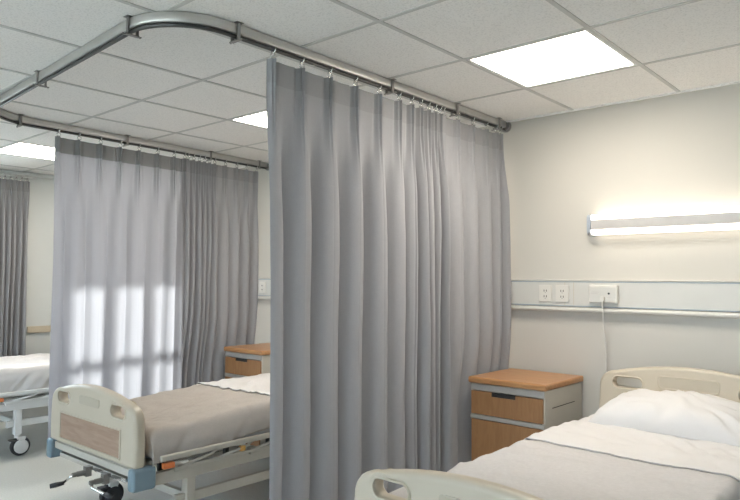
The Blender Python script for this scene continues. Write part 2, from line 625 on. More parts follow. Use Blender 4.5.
TP_ = track_path()
trk = thing('curtain_track', 'aluminium curtain track bent in a U around the middle bed, clipped under the ceiling', 'curtain track', (TRX1, BACK, CEIL))
off = Vector((-TRX1, -BACK, -CEIL))
bm = bmesh.new()
zc = CEIL - 0.0235


def rr_prof(w_, h_, r, n=3):
    return rrect(0, 0, w_, h_, r, n)


prof = rr_prof(0.032, 0.042, 0.007)
add_sweep(bm, [Vector((x, y, zc)) + off for x, y, _ in TP_], prof)
obj('rail', bm, 'alu', trk)
bm = bmesh.new()
ZR = zc - 0.021 - 0.0085
add_tube(bm, [Vector((x, y, ZR)) + off for x, y, _ in TP_], 0.0085, 10)
obj('glide_rod', bm, 'alu_dark', trk)['label'] = 'dark rod under the aluminium rail'
for X in (TRX1, TRX2 + SL2 * 2.0):
    bm = bmesh.new()
    add_cyl(bm, Vector((X, BACK - 0.006, zc - 0.008)) + off, 'y', 0.038, 0.012, 28)
    add_cyl(bm, Vector((X, BACK - 0.02, zc - 0.008)) + off, 'y', 0.027, 0.02, 28)
    obj('wall_flange', bm, 'steel', trk)


def bracket_mesh():
    bm = bmesh.new()
    # local: along = y, across = x
    add_box(bm, -0.032, 0.032, -0.017, 0.017, 0.047, 0.0492)
    add_box(bm, 0.0175, 0.023, -0.008, 0.008, -0.024, 0.0485)
    add_box(bm, -0.023, -0.0175, -0.008, 0.008, -0.020, 0.0485)
    add_box(bm, -0.026, 0.030, -0.009, 0.009, -0.0235, -0.0185)
    add_tube(bm, [(0.028, 0, -0.021), (0.036, 0, -0.024), (0.041, 0, -0.019)], 0.0035, 8)
    add_tube(bm, [(-0.026, 0, -0.021), (-0.032, 0, -0.023), (-0.037, 0, -0.018)], 0.0035, 8)
    return bm


bz = zc - 0.0
brk0 = None
for (x, y, rz) in [(-2.385, try_at(-2.385), -PI / 2), (-3.37, try_at(-3.37), -PI / 2), (TRX1, 1.59, 0), (TRX1, 2.56, 0), (TRX1, 3.15, 0), (TRX1, 3.62, 0),
                   (TRX2 + SL2 * (1.62 - 1.74), 1.62, PI), (TRX2 + SL2 * (2.36 - 1.74), 2.36, PI), (TRX2 + SL2 * (3.10 - 1.74), 3.10, PI), (TRX2 + SL2 * (3.62 - 1.74), 3.62, PI)]:
    if brk0 is None:
        b = brk0 = obj('bracket', bracket_mesh(), 'steel', trk, bevel=0.0015)
    else:
        b = brk0.copy()
        COL.objects.link(b)
        b.parent = trk
    b.location = Vector((x, y, zc - 0.0265)) + off
    b.rotation_euler = (0, 0, rz)


# ------------------------------------------------------------------ curtains
def smooth(a, b, x):
    t = max(0.0, min(1.0, (x - a) / (b - a)))
    return t * t * (3 - 2 * t)


RING = None


def ring_mesh():
    bm = bmesh.new()
    n = 20
    # loop round the rod, small eye below it, hook pin into the heading
    pts = [(0.0135 * math.cos(2 * PI * k / n), 0, 0.021 + 0.0135 * math.sin(2 * PI * k / n)) for k in range(n)]
    add_tube(bm, pts, 0.0034, 8, closed=True)
    pts = [(0, 0.0125 * math.cos(2 * PI * k / n), -0.006 + 0.0125 * math.sin(2 * PI * k / n)) for k in range(n)]
    add_tube(bm, pts, 0.0032, 8, closed=True)
    add_box(bm, -0.004, 0.004, -0.003, 0.003, -0.030, -0.010)
    return bm


def curtain(name, label, x0_, hooks, ztop, zbot, side, amp, seed, body_mat, margin=(0.04, 0.04), hooky=None, band=0.09,
            group=None, hook_z=None, lean=0.0, slope=0.0, bulge=0.0):
    """pinch-pleated curtain hanging along y at x = x0_; side = +1/-1: which way the pleats push out"""
    rnd = random.Random(seed)
    global RING
    ya, yb = hooks[0] - margin[0], hooks[-1] + margin[1]
    t = thing(name, label, 'curtain', (x0_, (ya + yb) / 2, zbot), group)
    oc = Vector((x0_, (ya + yb) / 2, zbot))
    # columns
    cols = []
    for k in range(len(hooks) - 1):
        a, b = hooks[k], hooks[k + 1]
        nc = 36
        for q in range(nc):
            cols.append((k, q / nc - 0.8 * math.sin(2 * PI * q / nc) / (2 * PI)))
    K = len(hooks) - 1
    am = [amp * rnd.uniform(0.7, 1.2) for _ in range(K + 2)]
    sh = [rnd.uniform(-1, 1) for _ in range(K + 2)]
    pk = [rnd.uniform(-1, 1) for _ in range(K + 2)]
    second = [rnd.uniform(-0.5, 0.5) for _ in range(K + 2)]
    gaps = [hooks[k + 1] - hooks[k] for k in range(K)]
    full = [(-1, q / 10) for q in range(0, 10)] + cols + [(K, q / 10) for q in range(0, 11)]
    NV = 64
    grid = []
    H_ = ztop - zbot
    for iv in range(NV + 1):
        v = (iv / NV) ** 1.35
        z = ztop - v * H_
        d = v * H_
        body = smooth(0.06, 0.45, d)
        low = smooth(0.4, H_, d)
        row = []
        for (k, q) in full:
            if k == -1:
                y = ya + (hooks[0] - ya) * q
                gap = gaps[0]
                dl = hooks[0] - y
                dr = 9
                ph = -dl / gap
                A = am[0]
                base = 0
                s2 = 0
            elif k == K:
                y = hooks[-1] + (yb - hooks[-1]) * q
                gap = gaps[-1]
                dl = 9
                dr = y - hooks[-1]
                ph = dr / gap
                A = am[K]
                s2 = 0
            else:
                gap = gaps[k]
                y = hooks[k] + gap * q
                dl = y - hooks[k]
                dr = hooks[k + 1] - y
                ph = q
                A = am[k] * (1 - q) + am[k + 1] * q
                s2 = second[k]
            dist = min(dl, dr) if 0 <= k < K else min(abs(dl), abs(dr))
            # pinched heading
            g = math.exp(-(dist / 0.010) ** 2)
            notch = 0.6 * math.exp(-((dist - 0.005) / 0.0022) ** 2)
            sag = -0.004 * math.sin(PI * max(0, min(1, ph))) if 0 <= k < K else 0
            dip = 0.011 * (math.exp(-((dist - 0.024) / 0.009) ** 2))
            top = 0.022 * (g - notch) - dip + sag * 1.6
            # flutes below
            cosw = math.cos(2 * PI * ph)
            cw = (abs(cosw) ** 0.8) * (1 if cosw > 0 else -1)
            neck_w = 0.012 + 0.35 * gap * smooth(0.02, 0.9, d)
            neck = math.exp(-(dist / neck_w) ** 2)
            gk = 1.7 if gap < 0.09 else 1.0
            bod = A * gk ** 0.5 * (0.55 * (2 * neck - 1) + 0.45 * cw) + A * 0.12 * s2 * math.sin(4 * PI * ph + 1.3 * (k % 3))
            bod *= (0.6 + 0.4 * smooth(0.1, 0.8, d))
            xo = side * (top * (1 - body) + bod * body)
            # sideways lean of each fold makes one flank steep
            kk = k if 0 <= k < K else (0 if k < 0 else K)
            wob = (sh[kk] * (1 - q) + sh[min(kk + 1, K)] * q) if 0 <= k < K else sh[kk]
            lean_y = gap * (0.085 + 0.04 * wob) * math.sin(2 * PI * ph) * body * (1 if 0 <= k < K else 0)
            drift = 0.020 * wob * low + (0.014 * noise.noise(Vector((y * 3.1 + seed, d * 0.9, seed * 1.7)))) * low
            yy = y + lean_y + drift
            xo += 0.012 * noise.noise(Vector((y * 5 + seed * 3.3, d * 1.3, 4.2))) * body
            if 0 <= k < K or True:
                xo += slope * (y - 1.74) + bulge * smooth(yb - 0.09, yb, y) * body
            xo += lean * smooth(1.2, 1.75, d)
            xo += 0.0022 * noise.noise(Vector((y * 26 + seed, d * 7, 1.2))) * body
            # top edge sags a little between hooks
            zz = z
            if 0 <= k < K:
                zz = z - 0.004 * math.sin(PI * ph) * (1 - v) * min(1, gap / 0.15) * (1 - smooth(0, 0.3, d))
            row.append(Vector((xo, yy - oc.y, zz - oc.z)))
        grid.append(row)

    def build(r0, r1, nm, m, parent, push=0.0, sol=0.0015):
        bm = bmesh.new()
        vsx = [[bm.verts.new(p + Vector((side * push, 0, 0))) for p in grid[r]] for r in range(r0, r1 + 1)]
        for a in range(len(vsx) - 1):
            for c in range(len(full) - 1):
                f = bm.faces.new((vsx[a][c], vsx[a][c + 1], vsx[a + 1][c + 1], vsx[a + 1][c]))
                f.smooth = True
        o = obj(nm, bm, m, parent)
        return o
    rb = next(i for i in range(NV + 1) if ((i / NV) ** 1.35) * H_ >= band)
    build(rb, NV, 'drape', body_mat, t)
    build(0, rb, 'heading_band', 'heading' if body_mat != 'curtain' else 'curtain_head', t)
    for yk in hooks:
        if RING is None:
            RING = obj('hook', ring_mesh(), 'chrome', t)
            r_ = RING
        else:
            r_ = RING.copy()
            COL.objects.link(r_)
            r_.parent = t
        r_.location = (side * 0.002 + slope * (yk - 1.74), yk - oc.y, (hook_z if hook_z else ZR - 0.022) - oc.z)
    return t


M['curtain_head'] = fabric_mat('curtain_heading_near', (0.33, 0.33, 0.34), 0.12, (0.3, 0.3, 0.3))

H1a = [1.785, 1.95, 2.125, 2.30, 2.475, 2.635, 2.74, 2.82, 2.89, 2.95, 3.00]
H1b = [3.03, 3.174, 3.337, 3.492, 3.61, 3.665]
CT = 2.296
curtain('cubicle_curtain', 'large grey pleated curtain nearest the viewer, its right edge gathered in dark folds', TRX1, H1a, CT, 0.27, 1, 0.045, 3, 'curtain', margin=(0.025, 0.02))
curtain('cubicle_curtain', 'grey pleated curtain against the wall just left of the near bedside cabinet', TRX1, H1b, CT, 0.27, 1, 0.030, 5, 'curtain', margin=(0.05, 0.03), lean=-0.05, bulge=0.04)
H2a = [1.87, 2.01, 2.165, 2.315, 2.465, 2.62, 2.765, 2.86]
H2b = [2.89, 2.945, 3.00, 3.05, 3.10, 3.15, 3.26, 3.38, 3.49, 3.60]
curtain('cubicle_curtain', 'pale grey curtain behind the middle bed glowing with sunlight patches', TRX2, H2a, CT, 0.25, 1, 0.028, 8, 'curtain_thin', margin=(0.02, 0.02), slope=SL2)
curtain('cubicle_curtain', 'grey curtain with tight dark folds beside the far bedside cabinet', TRX2, H2b, CT, 0.25, 1, 0.030, 11, 'curtain', margin=(0.05, 0.03), lean=-0.06, slope=SL2)

# window curtain on the left wall with its rail
wrail = thing('curtain_rail', 'slim white rail on the left wall carrying the window curtain', 'curtain rail', (LEFT + 0.09, 2.0, 2.33))
bm = bmesh.new()
add_tube(bm, [(0, -0.75, 0), (0, 0.64, 0)], 0.007, 10)
obj('rod', bm, 'upvc', wrail)
for yy in (-0.7, 0.6):
    bm = bmesh.new()
    add_box(bm, -0.09, 0.004, yy - 0.008, yy + 0.008, -0.005, 0.011)
    obj('bracket', bm, 'upvc', wrail)
H3 = [2.20, 2.25, 2.30, 2.35, 2.40, 2.45, 2.50, 2.55]
curtain('window_curtain', 'grey window curtain gathered at the far left edge beside the wall', LEFT + 0.09, H3, 2.29, 0.25, 1, 0.035, 15, 'curtain', margin=(0.02, 0.03), hook_z=2.303)


# ------------------------------------------------------------------ bedside cabinets
def cabinet(loc):
    """origin: floor, centre; front faces -y. 0.455 wide, 0.46 deep"""
    t = bpy.data.objects.new('bedside_cabinet', None)
    COL.objects.link(t)
    t.location = loc
    hw, d0, d1 = 0.229, -0.225, 0.24
    # shell
    boxes('body', [(-hw, -hw + 0.018, d0, d1, 0.075, 0.752), (hw - 0.018, hw, d0, d1, 0.075, 0.752), (-hw + 0.018, hw - 0.018, d1 - 0.012, d1, 0.075, 0.752),
                   (-hw + 0.018, hw - 0.018, d0 + 0.02, d1 - 0.012, 0.075, 0.095), (-hw + 0.018, hw - 0.018, d0 + 0.006, d1 - 0.012, 0.715, 0.752),
                   (-hw + 0.018, hw - 0.018, d0 + 0.006, d1 - 0.012, 0.560, 0.580)], 'cabinet', t, bevel=0.002)
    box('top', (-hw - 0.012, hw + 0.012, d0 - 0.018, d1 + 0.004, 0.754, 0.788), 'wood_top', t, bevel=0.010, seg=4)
    boxes('front_strip', [(-hw + 0.002, hw - 0.002, d0 - 0.008, d0, 0.716, 0.750)], 'cabinet_edge', t, bevel=0.002)
    # drawer with a cut-out finger grip
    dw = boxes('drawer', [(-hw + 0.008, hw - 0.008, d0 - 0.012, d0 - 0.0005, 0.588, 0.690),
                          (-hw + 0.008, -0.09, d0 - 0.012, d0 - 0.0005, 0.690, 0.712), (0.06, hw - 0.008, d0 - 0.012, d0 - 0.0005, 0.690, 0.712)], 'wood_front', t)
    box('finger_grip', (-0.09, 0.06, d0 - 0.006, d0 - 0.0003, 0.690, 0.712), 'black', dw)['label'] = 'dark finger cut-out of the drawer'
    box('drawer_strip', (-hw + 0.002, hw - 0.002, d0 - 0.012, d0, 0.562, 0.584), 'cabinet_edge', t, bevel=0.002)
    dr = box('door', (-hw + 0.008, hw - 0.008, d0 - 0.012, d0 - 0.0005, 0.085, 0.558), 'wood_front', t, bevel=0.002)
    # long slot in the side panel
    boxes('side_slot', [(hw - 0.001, hw + 0.0006, -0.14, 0.14, 0.655, 0.659)], 'black', t)
    for sx_ in (-1, 1):
        for sy_ in (-1, 1):
            bm = bmesh.new()
            cx, cy = sx_ * 0.185, sy_ * 0.18
            add_cyl(bm, (cx, cy, 0.062), 'z', 0.014, 0.026, 12)
            add_cyl(bm, (cx, cy, 0.0255), 'x', 0.0255, 0.022, 20)
            add_box(bm, cx - 0.016, cx + 0.016, cy - 0.01, cy + 0.01, 0.035, 0.055)
            obj('caster', bm, 'dark', t)
    return t


c1 = cabinet((-1.848, 3.475, 0))
c1.scale = (1, 1, 1.035)
tag(c1, 'wooden-fronted bedside cabinet with cream sides next to the bed with the pillow', 'bedside cabinet', 'bedside cabinets with wooden tops and drawers')
c2 = copy_tree(c1)
c2.location = (-4.175, 3.475, 0)
tag(c2, 'wooden-topped bedside cabinet far behind the middle bed, partly hidden by it', 'bedside cabinet', 'bedside cabinets with wooden tops and drawers')


# ------------------------------------------------------------------ hospital beds
HWB = 0.468
LB = 2.06


def board_outline(zb, zt, hw):
    P = [(-hw + 0.012, zb + 0.0), (-hw + 0.002, zb + 0.012)]
    sh_z = zt - 0.048
    rc = 0.085
    # left side up
    P.append((-hw, zb + (sh_z - zb) * 0.4))
    n = 10
    P2 = []
    for k in range(n + 1):
        a = PI - (PI / 2) * k / n
        P2.append((-hw + 0.008 + rc + rc * math.cos(a), sh_z - rc + rc * math.sin(a) * 1.0))
    P += P2
    xs = -hw + 0.008 + rc
    m_n = 14
    for k in range(1, m_n):
        x = xs + (0 - xs) * 2 * k / m_n
        P.append((x, zt - (zt - sh_z) * (abs(x / xs)) ** 2))
    P += [(-x, z) for x, z in reversed(P2)]
    P.append((hw, zb + (sh_z - zb) * 0.4))
    P += [(hw - 0.002, zb + 0.012), (hw - 0.012, zb)]
    return P


def bed(metal, headboard_detail=True):
    """local frame: origin on the floor, middle of the foot end; head towards +y"""
    t = bpy.data.objects.new('hospital_bed', None)
    COL.objects.link(t)
    # foot board
    zb, zt = 0.455, 0.800
    fb = plate('footboard', board_outline(zb, zt, HWB), [rrect(s * 0.298, zt - 0.090, 0.140, 0.056, 0.027) for s in (-1, 1)], 0.062, 0.020, 'cream', t, y=0.042)
    for s in (-1, 1):
        bm = bmesh.new()
        ring_o = rrect(s * 0.298, zt - 0.090, 0.152, 0.066, 0.032, 8)
        add_tube(bm, [(x, 0.0125, z) for x, z in ring_o], 0.005, 6, closed=True)
        obj('grip_rim', bm, 'cream', fb)
    pw = box('wood_panel', (-0.325, 0.325, 0.008, 0.02, 0.488, 0.622), 'wood_end', fb, bevel=0.003)
    pw['label'] = 'brown wood-effect panel set in the cream board'
    boxes('panel_rim', [(-0.334, 0.334, 0.005, 0.02, 0.622, 0.630), (-0.334, 0.334, 0.005, 0.02, 0.480, 0.488),
                        (-0.334, -0.325, 0.005, 0.02, 0.488, 0.622), (0.325, 0.334, 0.005, 0.02, 0.488, 0.622)], 'cream', fb, bevel=0.002)
    o = plate('label_plate', rrect(0, zt - 0.078, 0.22, 0.046, 0.012), [], 0.006, 0.002, 'cream_dark', fb, y=0.0105)
    # head board
    zb2, zt2 = 0.47, 0.930
    hb = plate('headboard', board_outline(zb2, zt2, HWB), [rrect(s * 0.305, zt2 - 0.107, 0.145, 0.052, 0.025) for s in (-1, 1)], 0.055, 0.016, 'cream', t, y=LB - 0.06)
    for s in (-1, 1):
        bm = bmesh.new()
        add_tube(bm, [(x, LB - 0.0865, z) for x, z in rrect(s * 0.305, zt2 - 0.107, 0.162, 0.068, 0.033, 8)], 0.005, 6, closed=True)
        obj('grip_rim', bm, 'cream', hb)
    plate('label_plate', rrect(0, zt2 - 0.083, 0.28, 0.055, 0.014), [], 0.006, 0.002, 'cream_dark', hb, y=LB - 0.0870)
    bm = bmesh.new()
    add_tube(bm, [(x, LB - 0.088, z) for x, z in rrect(0, zt2 - 0.083, 0.286, 0.061, 0.017, 8)], 0.004, 6, closed=True)
    obj('label_rim', bm, 'cream', hb)
    # corner bumpers
    for sx_ in (-1, 1):
        for yb in (0.0, LB - 0.12):
            bm = bmesh.new()
            xa = HWB - 0.045 if sx_ > 0 else -HWB - 0.012
            add_box(bm, xa, xa + 0.057, yb - 0.004, yb + 0.124, 0.352, 0.462)
            obj('corner_bumper', bm, 'blue', t, bevel=0.018, seg=5)['label'] = 'blue-grey corner bumper'
    # main frame
    fr = [(-HWB + 0.05, HWB - 0.05, 0.03, 0.075, 0.405, 0.452), (-HWB + 0.05, HWB - 0.05, LB - 0.08, LB - 0.035, 0.405, 0.455)]
    for s in (-1, 1):
        xa = s * 0.435
        fr.append((xa - 0.016, xa + 0.016, 0.08, LB - 0.08, 0.355, 0.415))
    for y in (0.30, 0.75, 1.25, 1.70):
        fr.append((-0.42, 0.42, y - 0.015, y + 0.015, 0.362, 0.40))
    boxes('frame', fr, metal, t, bevel=0.004)
    boxes('foot_beam', [(-HWB + 0.05, HWB - 0.05, 0.020, 0.030, 0.412, 0.449)], metal, t, bevel=0.003)
    # mattress deck
    boxes('deck', [(-0.43, 0.43, 0.097, 0.70, 0.455, 0.475), (-0.43, 0.43, 0.715, 1.20, 0.455, 0.475), (-0.43, 0.43, 1.215, LB - 0.10, 0.455, 0.475)], metal, t, bevel=0.003)
    for y in (0.2, 0.6, 0.9, 1.1, 1.4, 1.8):
        for s in (-1, 1):
            box('deck_support', (s * 0.38 - 0.012, s * 0.38 + 0.012, y - 0.012, y + 0.012, 0.40, 0.455), 'darkmetal', t)
    # lower frame
    lf = []
    for s in (-1, 1):
        lf.append((s * 0.42 - 0.014, s * 0.42 + 0.014, 0.26, LB - 0.26, 0.225, 0.275))
    for y in (0.34, LB - 0.34):
        lf.append((-0.40, 0.40, y - 0.014, y + 0.014, 0.228, 0.27))
    boxes('lower_frame', lf, metal, t, bevel=0.004)
    # linkage and drive rods under the deck
    for s in (-0.12, 0.12):
        bm = bmesh.new()
        add_tube(bm, [(s, 0.06, 0.36), (s, 0.9, 0.345)], 0.011, 8)
        add_box(bm, s - 0.02, s + 0.02, 0.55, 0.85, 0.318, 0.352)
        obj('drive_rod', bm, 'chrome', t)
    for y in (0.85, 1.35):
        bm = bmesh.new()
        add_tube(bm, [(-0.36, y, 0.335), (0.36, y, 0.335)], 0.014, 8)
        obj('cross_shaft', bm, 'chrome', t)
    # legs with casters
    for s in (-1, 1):
        for y in (0.34, LB - 0.34):
            lg = box('leg', (s * 0.42 - 0.026, s * 0.42 + 0.026, y - 0.026, y + 0.026, 0.165, 0.356), metal, t, bevel=0.005)
            bm = bmesh.new()
            add_cyl(bm, (s * 0.42, y, 0.155), 'z', 0.020, 0.03, 16)
            add_box(bm, s * 0.42 - 0.030, s * 0.42 + 0.030, y - 0.005, y + 0.055, 0.128, 0.148)
            for q in (-1, 1):
                add_box(bm, s * 0.42 + q * 0.027 - 0.003, s * 0.42 + q * 0.027 + 0.003, y + 0.005, y + 0.05, 0.06, 0.135)
            fk = obj('caster_fork', bm, 'hub', lg, bevel=0.002)
            bm = bmesh.new()
            add_cyl(bm, (s * 0.42, y + 0.025, 0.0725), 'x', 0.0715, 0.034, 32)
            obj('tyre', bm, 'dark', lg, bevel=0.007, seg=3)
            bm = bmesh.new()
            add_cyl(bm, (s * 0.42, y + 0.025, 0.0725), 'x', 0.052, 0.066, 32)
            obj('wheel_cover', bm, 'hub' if metal == 'enamel_white' else 'dark', lg, bevel=0.006, seg=3)
            bm = bmesh.new()
            add_box(bm, s * 0.42 - 0.025, s * 0.42 + 0.025, y - 0.055, y - 0.005, 0.118, 0.128)
            obj('brake_pedal', bm, 'darkmetal', lg, bevel=0.002)
    # crank units under the foot board
    boxes('crank_plate', [(-0.36, 0.36, 0.024, 0.075, 0.372, 0.398)], 'chrome', t, bevel=0.004)
    for k, (cx, ang) in enumerate(((-0.02, math.radians(200)), (0.17, math.radians(170)))):
        bm = bmesh.new()
        add_cyl(bm, (cx, 0.0, 0.355), 'y', 0.014, 0.07, 16)
        add_cyl(bm, (cx, -0.045, 0.355), 'y', 0.012, 0.03, 16)
        add_box(bm, cx - 0.018, cx + 0.018, 0.005, 0.035, 0.335, 0.385)
        cu = obj('crank_joint', bm, 'steel', t, bevel=0.002)
        bm = bmesh.new()
        ex = cx + 0.08 * math.cos(ang)
        ez = 0.345 + 0.15 * math.sin(ang) * 0.6
        if k == 0:
            add_tube(bm, [(cx, -0.055, 0.352), (cx - 0.03, -0.062, 0.335), (ex, -0.070, ez - 0.01)], 0.0075, 10)
            obj('crank_arm', bm, 'chrome', cu)
            bm = bmesh.new()
            add_tube(bm, [(ex + 0.005, -0.070, ez - 0.01), (ex - 0.018, -0.10, ez - 0.018), (ex - 0.03, -0.125, ez - 0.022)], [0.010, 0.013, 0.012], 12)
            obj('crank_grip', bm, 'dark', cu)
        else:
            add_tube(bm, [(cx, -0.050, 0.352), (cx + 0.01, -0.050, 0.33), (cx + 0.13, -0.045, 0.325)], 0.0075, 10)
            obj('crank_arm', bm, 'chrome', cu)
            bm = bmesh.new()
            add_tube(bm, [(cx + 0.13, -0.045, 0.325), (cx + 0.20, -0.040, 0.322)], [0.011, 0.012], 12)
            obj('crank_grip', bm, 'dark', cu)
    # folded side guards on both sides
    for s in (-1, 1):
        xr = s * 0.478
        sg = bpy.data.objects.new('side_guard', None)
        COL.objects.link(sg)
        sg.parent = t
        bm = bmesh.new()
        add_box(bm, xr - 0.011, xr + 0.011, 0.14, 1.55, 0.472, 0.502)
        obj('top_bar', bm, metal, sg, bevel=0.009, seg=4)
        bm = bmesh.new()
        add_box(bm, xr - 0.007, xr + 0.007, 0.22, 1.50, 0.418, 0.434)
        obj('lower_bar', bm, metal, sg, bevel=0.004)
        for k in range(6):
            ya = 0.24 + 0.235 * k
            bm = bmesh.new()
            add_tube(bm, [(xr - s * 0.004, ya, 0.426), (xr - s * 0.004, ya + 0.20, 0.458), (xr - s * 0.004, ya + 0.23, 0.476)], 0.008, 8)
            obj('post', bm, metal, sg)
        bm = bmesh.new()
        add_box(bm, xr - 0.014, xr + 0.014, 0.155, 0.215, 0.436, 0.464)
        obj('latch', bm, 'orange', sg, bevel=0.004)['label'] = 'orange release latch'
        for ya in (0.62, 1.08):
            bm = bmesh.new()
            add_box(bm, xr - 0.012, xr + 0.012, ya, ya + 0.03, 0.436, 0.462)
            obj('stop', bm, 'amber', sg, bevel=0.003)
        for ya in (0.235, 0.70, 1.17):
            bm = bmesh.new()
            add_box(bm, xr - s * 0.028 - 0.02, xr - s * 0.028 + 0.02, ya, ya + 0.045, 0.40, 0.438)
            obj('mount', bm, metal, sg, bevel=0.003)
    return t


FOOT1, FOOT2, FOOT3 = 1.59, 1.62, 1.70
X1, X2, X3 = -1.025, -3.375, -5.80
b1 = bed('enamel')
b1.location = (X1, FOOT1, 0)
tag(b1, 'cream hospital bed nearest the viewer with its curved headboard under the wall lamp', 'hospital bed', 'hospital beds')
b2 = copy_tree(b1)
b2.location = (X2, FOOT2, 0)
tag(b2, 'hospital bed in the middle bay with a wood-panel footboard, blue-grey bumpers and crank', 'hospital bed', 'hospital beds')
b3 = bed('enamel_white')
b3.location = (X3, FOOT3, 0)
tag(b3, 'white-framed hospital bed at the far left edge, one caster in view, beyond the far curtain', 'hospital bed', 'hospital beds')


def mattress(cx, yf, label, m='mattress'):
    o = box('mattress', (-0.425, 0.425, 0, 1.86, 0, 0.145 if cx != X2 else 0.105), m, None, bevel=0.03, seg=4)
    o.location = (cx, yf + 0.105, 0.476)
    return tag(o, label, 'mattress', 'mattresses on the hospital beds')


mattress(X1, FOOT1, 'mattress under the grey blanket and pillow of the nearest bed')
mattress(X2, FOOT2, 'mattress of the middle bed, covered by the taupe-grey blanket')
mattress(X3, FOOT3, 'mattress of the far left bed, covered by a white sheet')


def drape(name, label, cat, cx, ya, yb, ztop, hw, drop, m, seed, foot=0.0, amp=0.008, group=None, thick=0.004, rr=0.045, dl=None, edge=0.0, dropvar=0.015, headlift=0.0):
    """bed cloth: lies on the mattress, falls over the two long sides (and the foot)"""
    NX, NY = 120, int((yb - ya) / 0.016)
    total = hw + drop
    bm = bmesh.new()
    rows = []
    Lf = foot

    def fall(dist):
        # arclength past the start of the corner -> (outwards, downwards)
        q = rr * PI / 2
        if dist <= 0:
            return dist, 0.0
        if dist < q:
            a = dist / rr
            return rr * math.sin(a), rr * (1 - math.cos(a))
        return rr, rr + (dist - q)
    for j in range(NY + 1):
        tt = -Lf + (yb - ya + Lf) * j / NY if Lf > 0 else (yb - ya) * j / NY
        row = []
        for i in range(NX + 1):
            s = -1 + 2 * i / NX
            sg = 1 if s > 0 else -1
            vary = 1 + dropvar / max(drop, 0.01) * noise.noise(Vector((tt * 3.0, sg * 5 + seed, 0.3)))
            L = abs(s) * (hw + drop * vary)
            o_, d1 = fall(L - (hw - rr))
            x = sg * ((hw - rr) + o_)
            d2 = 0.0
            y = ya + tt
            if Lf > 0:
                o2, d2 = fall(rr - tt)
                y = ya + rr - o2 if tt < rr else ya + tt
            dd = max(d1, d2) + 0.25 * min(d1, d2)
            # wrinkles: long soft ridges plus finer creases
            P = Vector((x * 2.2 + seed, (ya + tt) * 1.6, seed * 0.7))
            n1 = noise.noise(P)
            dv = Vector(((x * 0.75 + (ya + tt) * 0.65) * 9 + 3 * n1, (x * 0.65 - (ya + tt) * 0.75) * 2.2, seed))
            n2 = 1 - abs(noise.noise(dv)) * 2
            dv2 = Vector(((x * 0.3 - (ya + tt) * 0.95) * 11 + 2 * n1, (x * 0.95 + (ya + tt) * 0.3) * 2.6, seed + 5))
            n3 = 1 - abs(noise.noise(dv2)) * 2
            n4 = noise.noise(Vector((x * 30, (ya + tt) * 30, seed)))
            z = ztop + headlift * smooth(0.1, 0.95, tt) - dd + amp * (0.6 * n1 + 0.5 * n2 + 0.4 * n3 - 0.3) + 0.0012 * n4 + 0.005 * noise.noise(Vector((x * 14 + 2 * n1, (ya + tt) * 8, seed + 2))) + 0.0035 * (1 - 2 * abs(noise.noise(Vector(((x + 0.6 * (ya + tt)) * 17 + 3 * n1, (x - (ya + tt)) * 6, seed + 9)))))
            side_w = smooth(0.02, 0.10, dd)
            fold = noise.noise(Vector(((ya + tt) * 7 + 2 * n1, seed + sg, dd * 2.0)))
            fold2 = 1 - 2 * abs(noise.noise(Vector(((ya + tt) * 13 + dd * 12, seed - sg, 0))))
            x += sg * side_w * (0.014 * fold + 0.014 * fold2 + 0.012) * (1 if d1 > 0 else 0)
            if Lf > 0 and d2 > 0:
                y -= smooth(0.02, 0.1, d2) * 0.004 * noise.noise(Vector((x * 12, seed, 0)))
            if edge > 0:
                z += edge * math.exp(-(tt / 0.018) ** 2)
            row.append(bm.verts.new((x, y, z)))
        rows.append(row)
    for j in range(len(rows) - 1):
        for i in range(NX):
            f = bm.faces.new((rows[j][i], rows[j][i + 1], rows[j + 1][i + 1], rows[j + 1][i]))
            f.smooth = True
    o = obj(name, bm, m)
    # origin at the middle of the bed
    c = Vector((0, (ya + yb) / 2, ztop))
    for v in o.data.vertices:
        v.co -= c
    o.location = c + Vector((cx, 0, 0))
    so = o.modifiers.new('cloth', 'SOLIDIFY')
    so.thickness = thick
    so.offset = 0
    return tag(o, label, cat, group)


drape('blanket', 'light grey blanket spread over the nearest bed', 'blanket', X1, FOOT1 + 0.105, 2.76, 0.652, 0.445, 0.15, 'blanket', 2.3, foot=0.07, amp=0.017, dropvar=0.02)
drape('bed_sheet', 'white turned-down top sheet between blanket and pillow on the nearest bed', 'bed sheet', X1, 2.69, FOOT1 + LB - 0.115, 0.658, 0.451, 0.15, 'sheet', 2.3, amp=0.017, edge=0.002, dropvar=0.015)
drape('blanket', 'taupe-grey blanket spread over the middle bed, hanging over its side', 'blanket', X2, FOOT2 + 0.105, 2.66, 0.612, 0.445, 0.125, 'blanket_brown', 4.9, foot=0.10, amp=0.016, headlift=0.046, dropvar=0.02)
drape('bed_sheet', 'white sheet at the head end of the middle bed, beyond the taupe blanket', 'bed sheet', X2, 2.58, FOOT2 + LB - 0.115, 0.666, 0.451, 0.15, 'sheet', 4.9, amp=0.016, edge=0.002, dropvar=0.015)
drape('bed_sheet', 'white sheet covering the far left bed, lit by sunlight', 'bed sheet', X3, FOOT3 + 0.105, FOOT3 + LB - 0.115, 0.666, 0.445, 0.16, 'sheet', 9.4, foot=0.07, amp=0.010, dropvar=0.015)


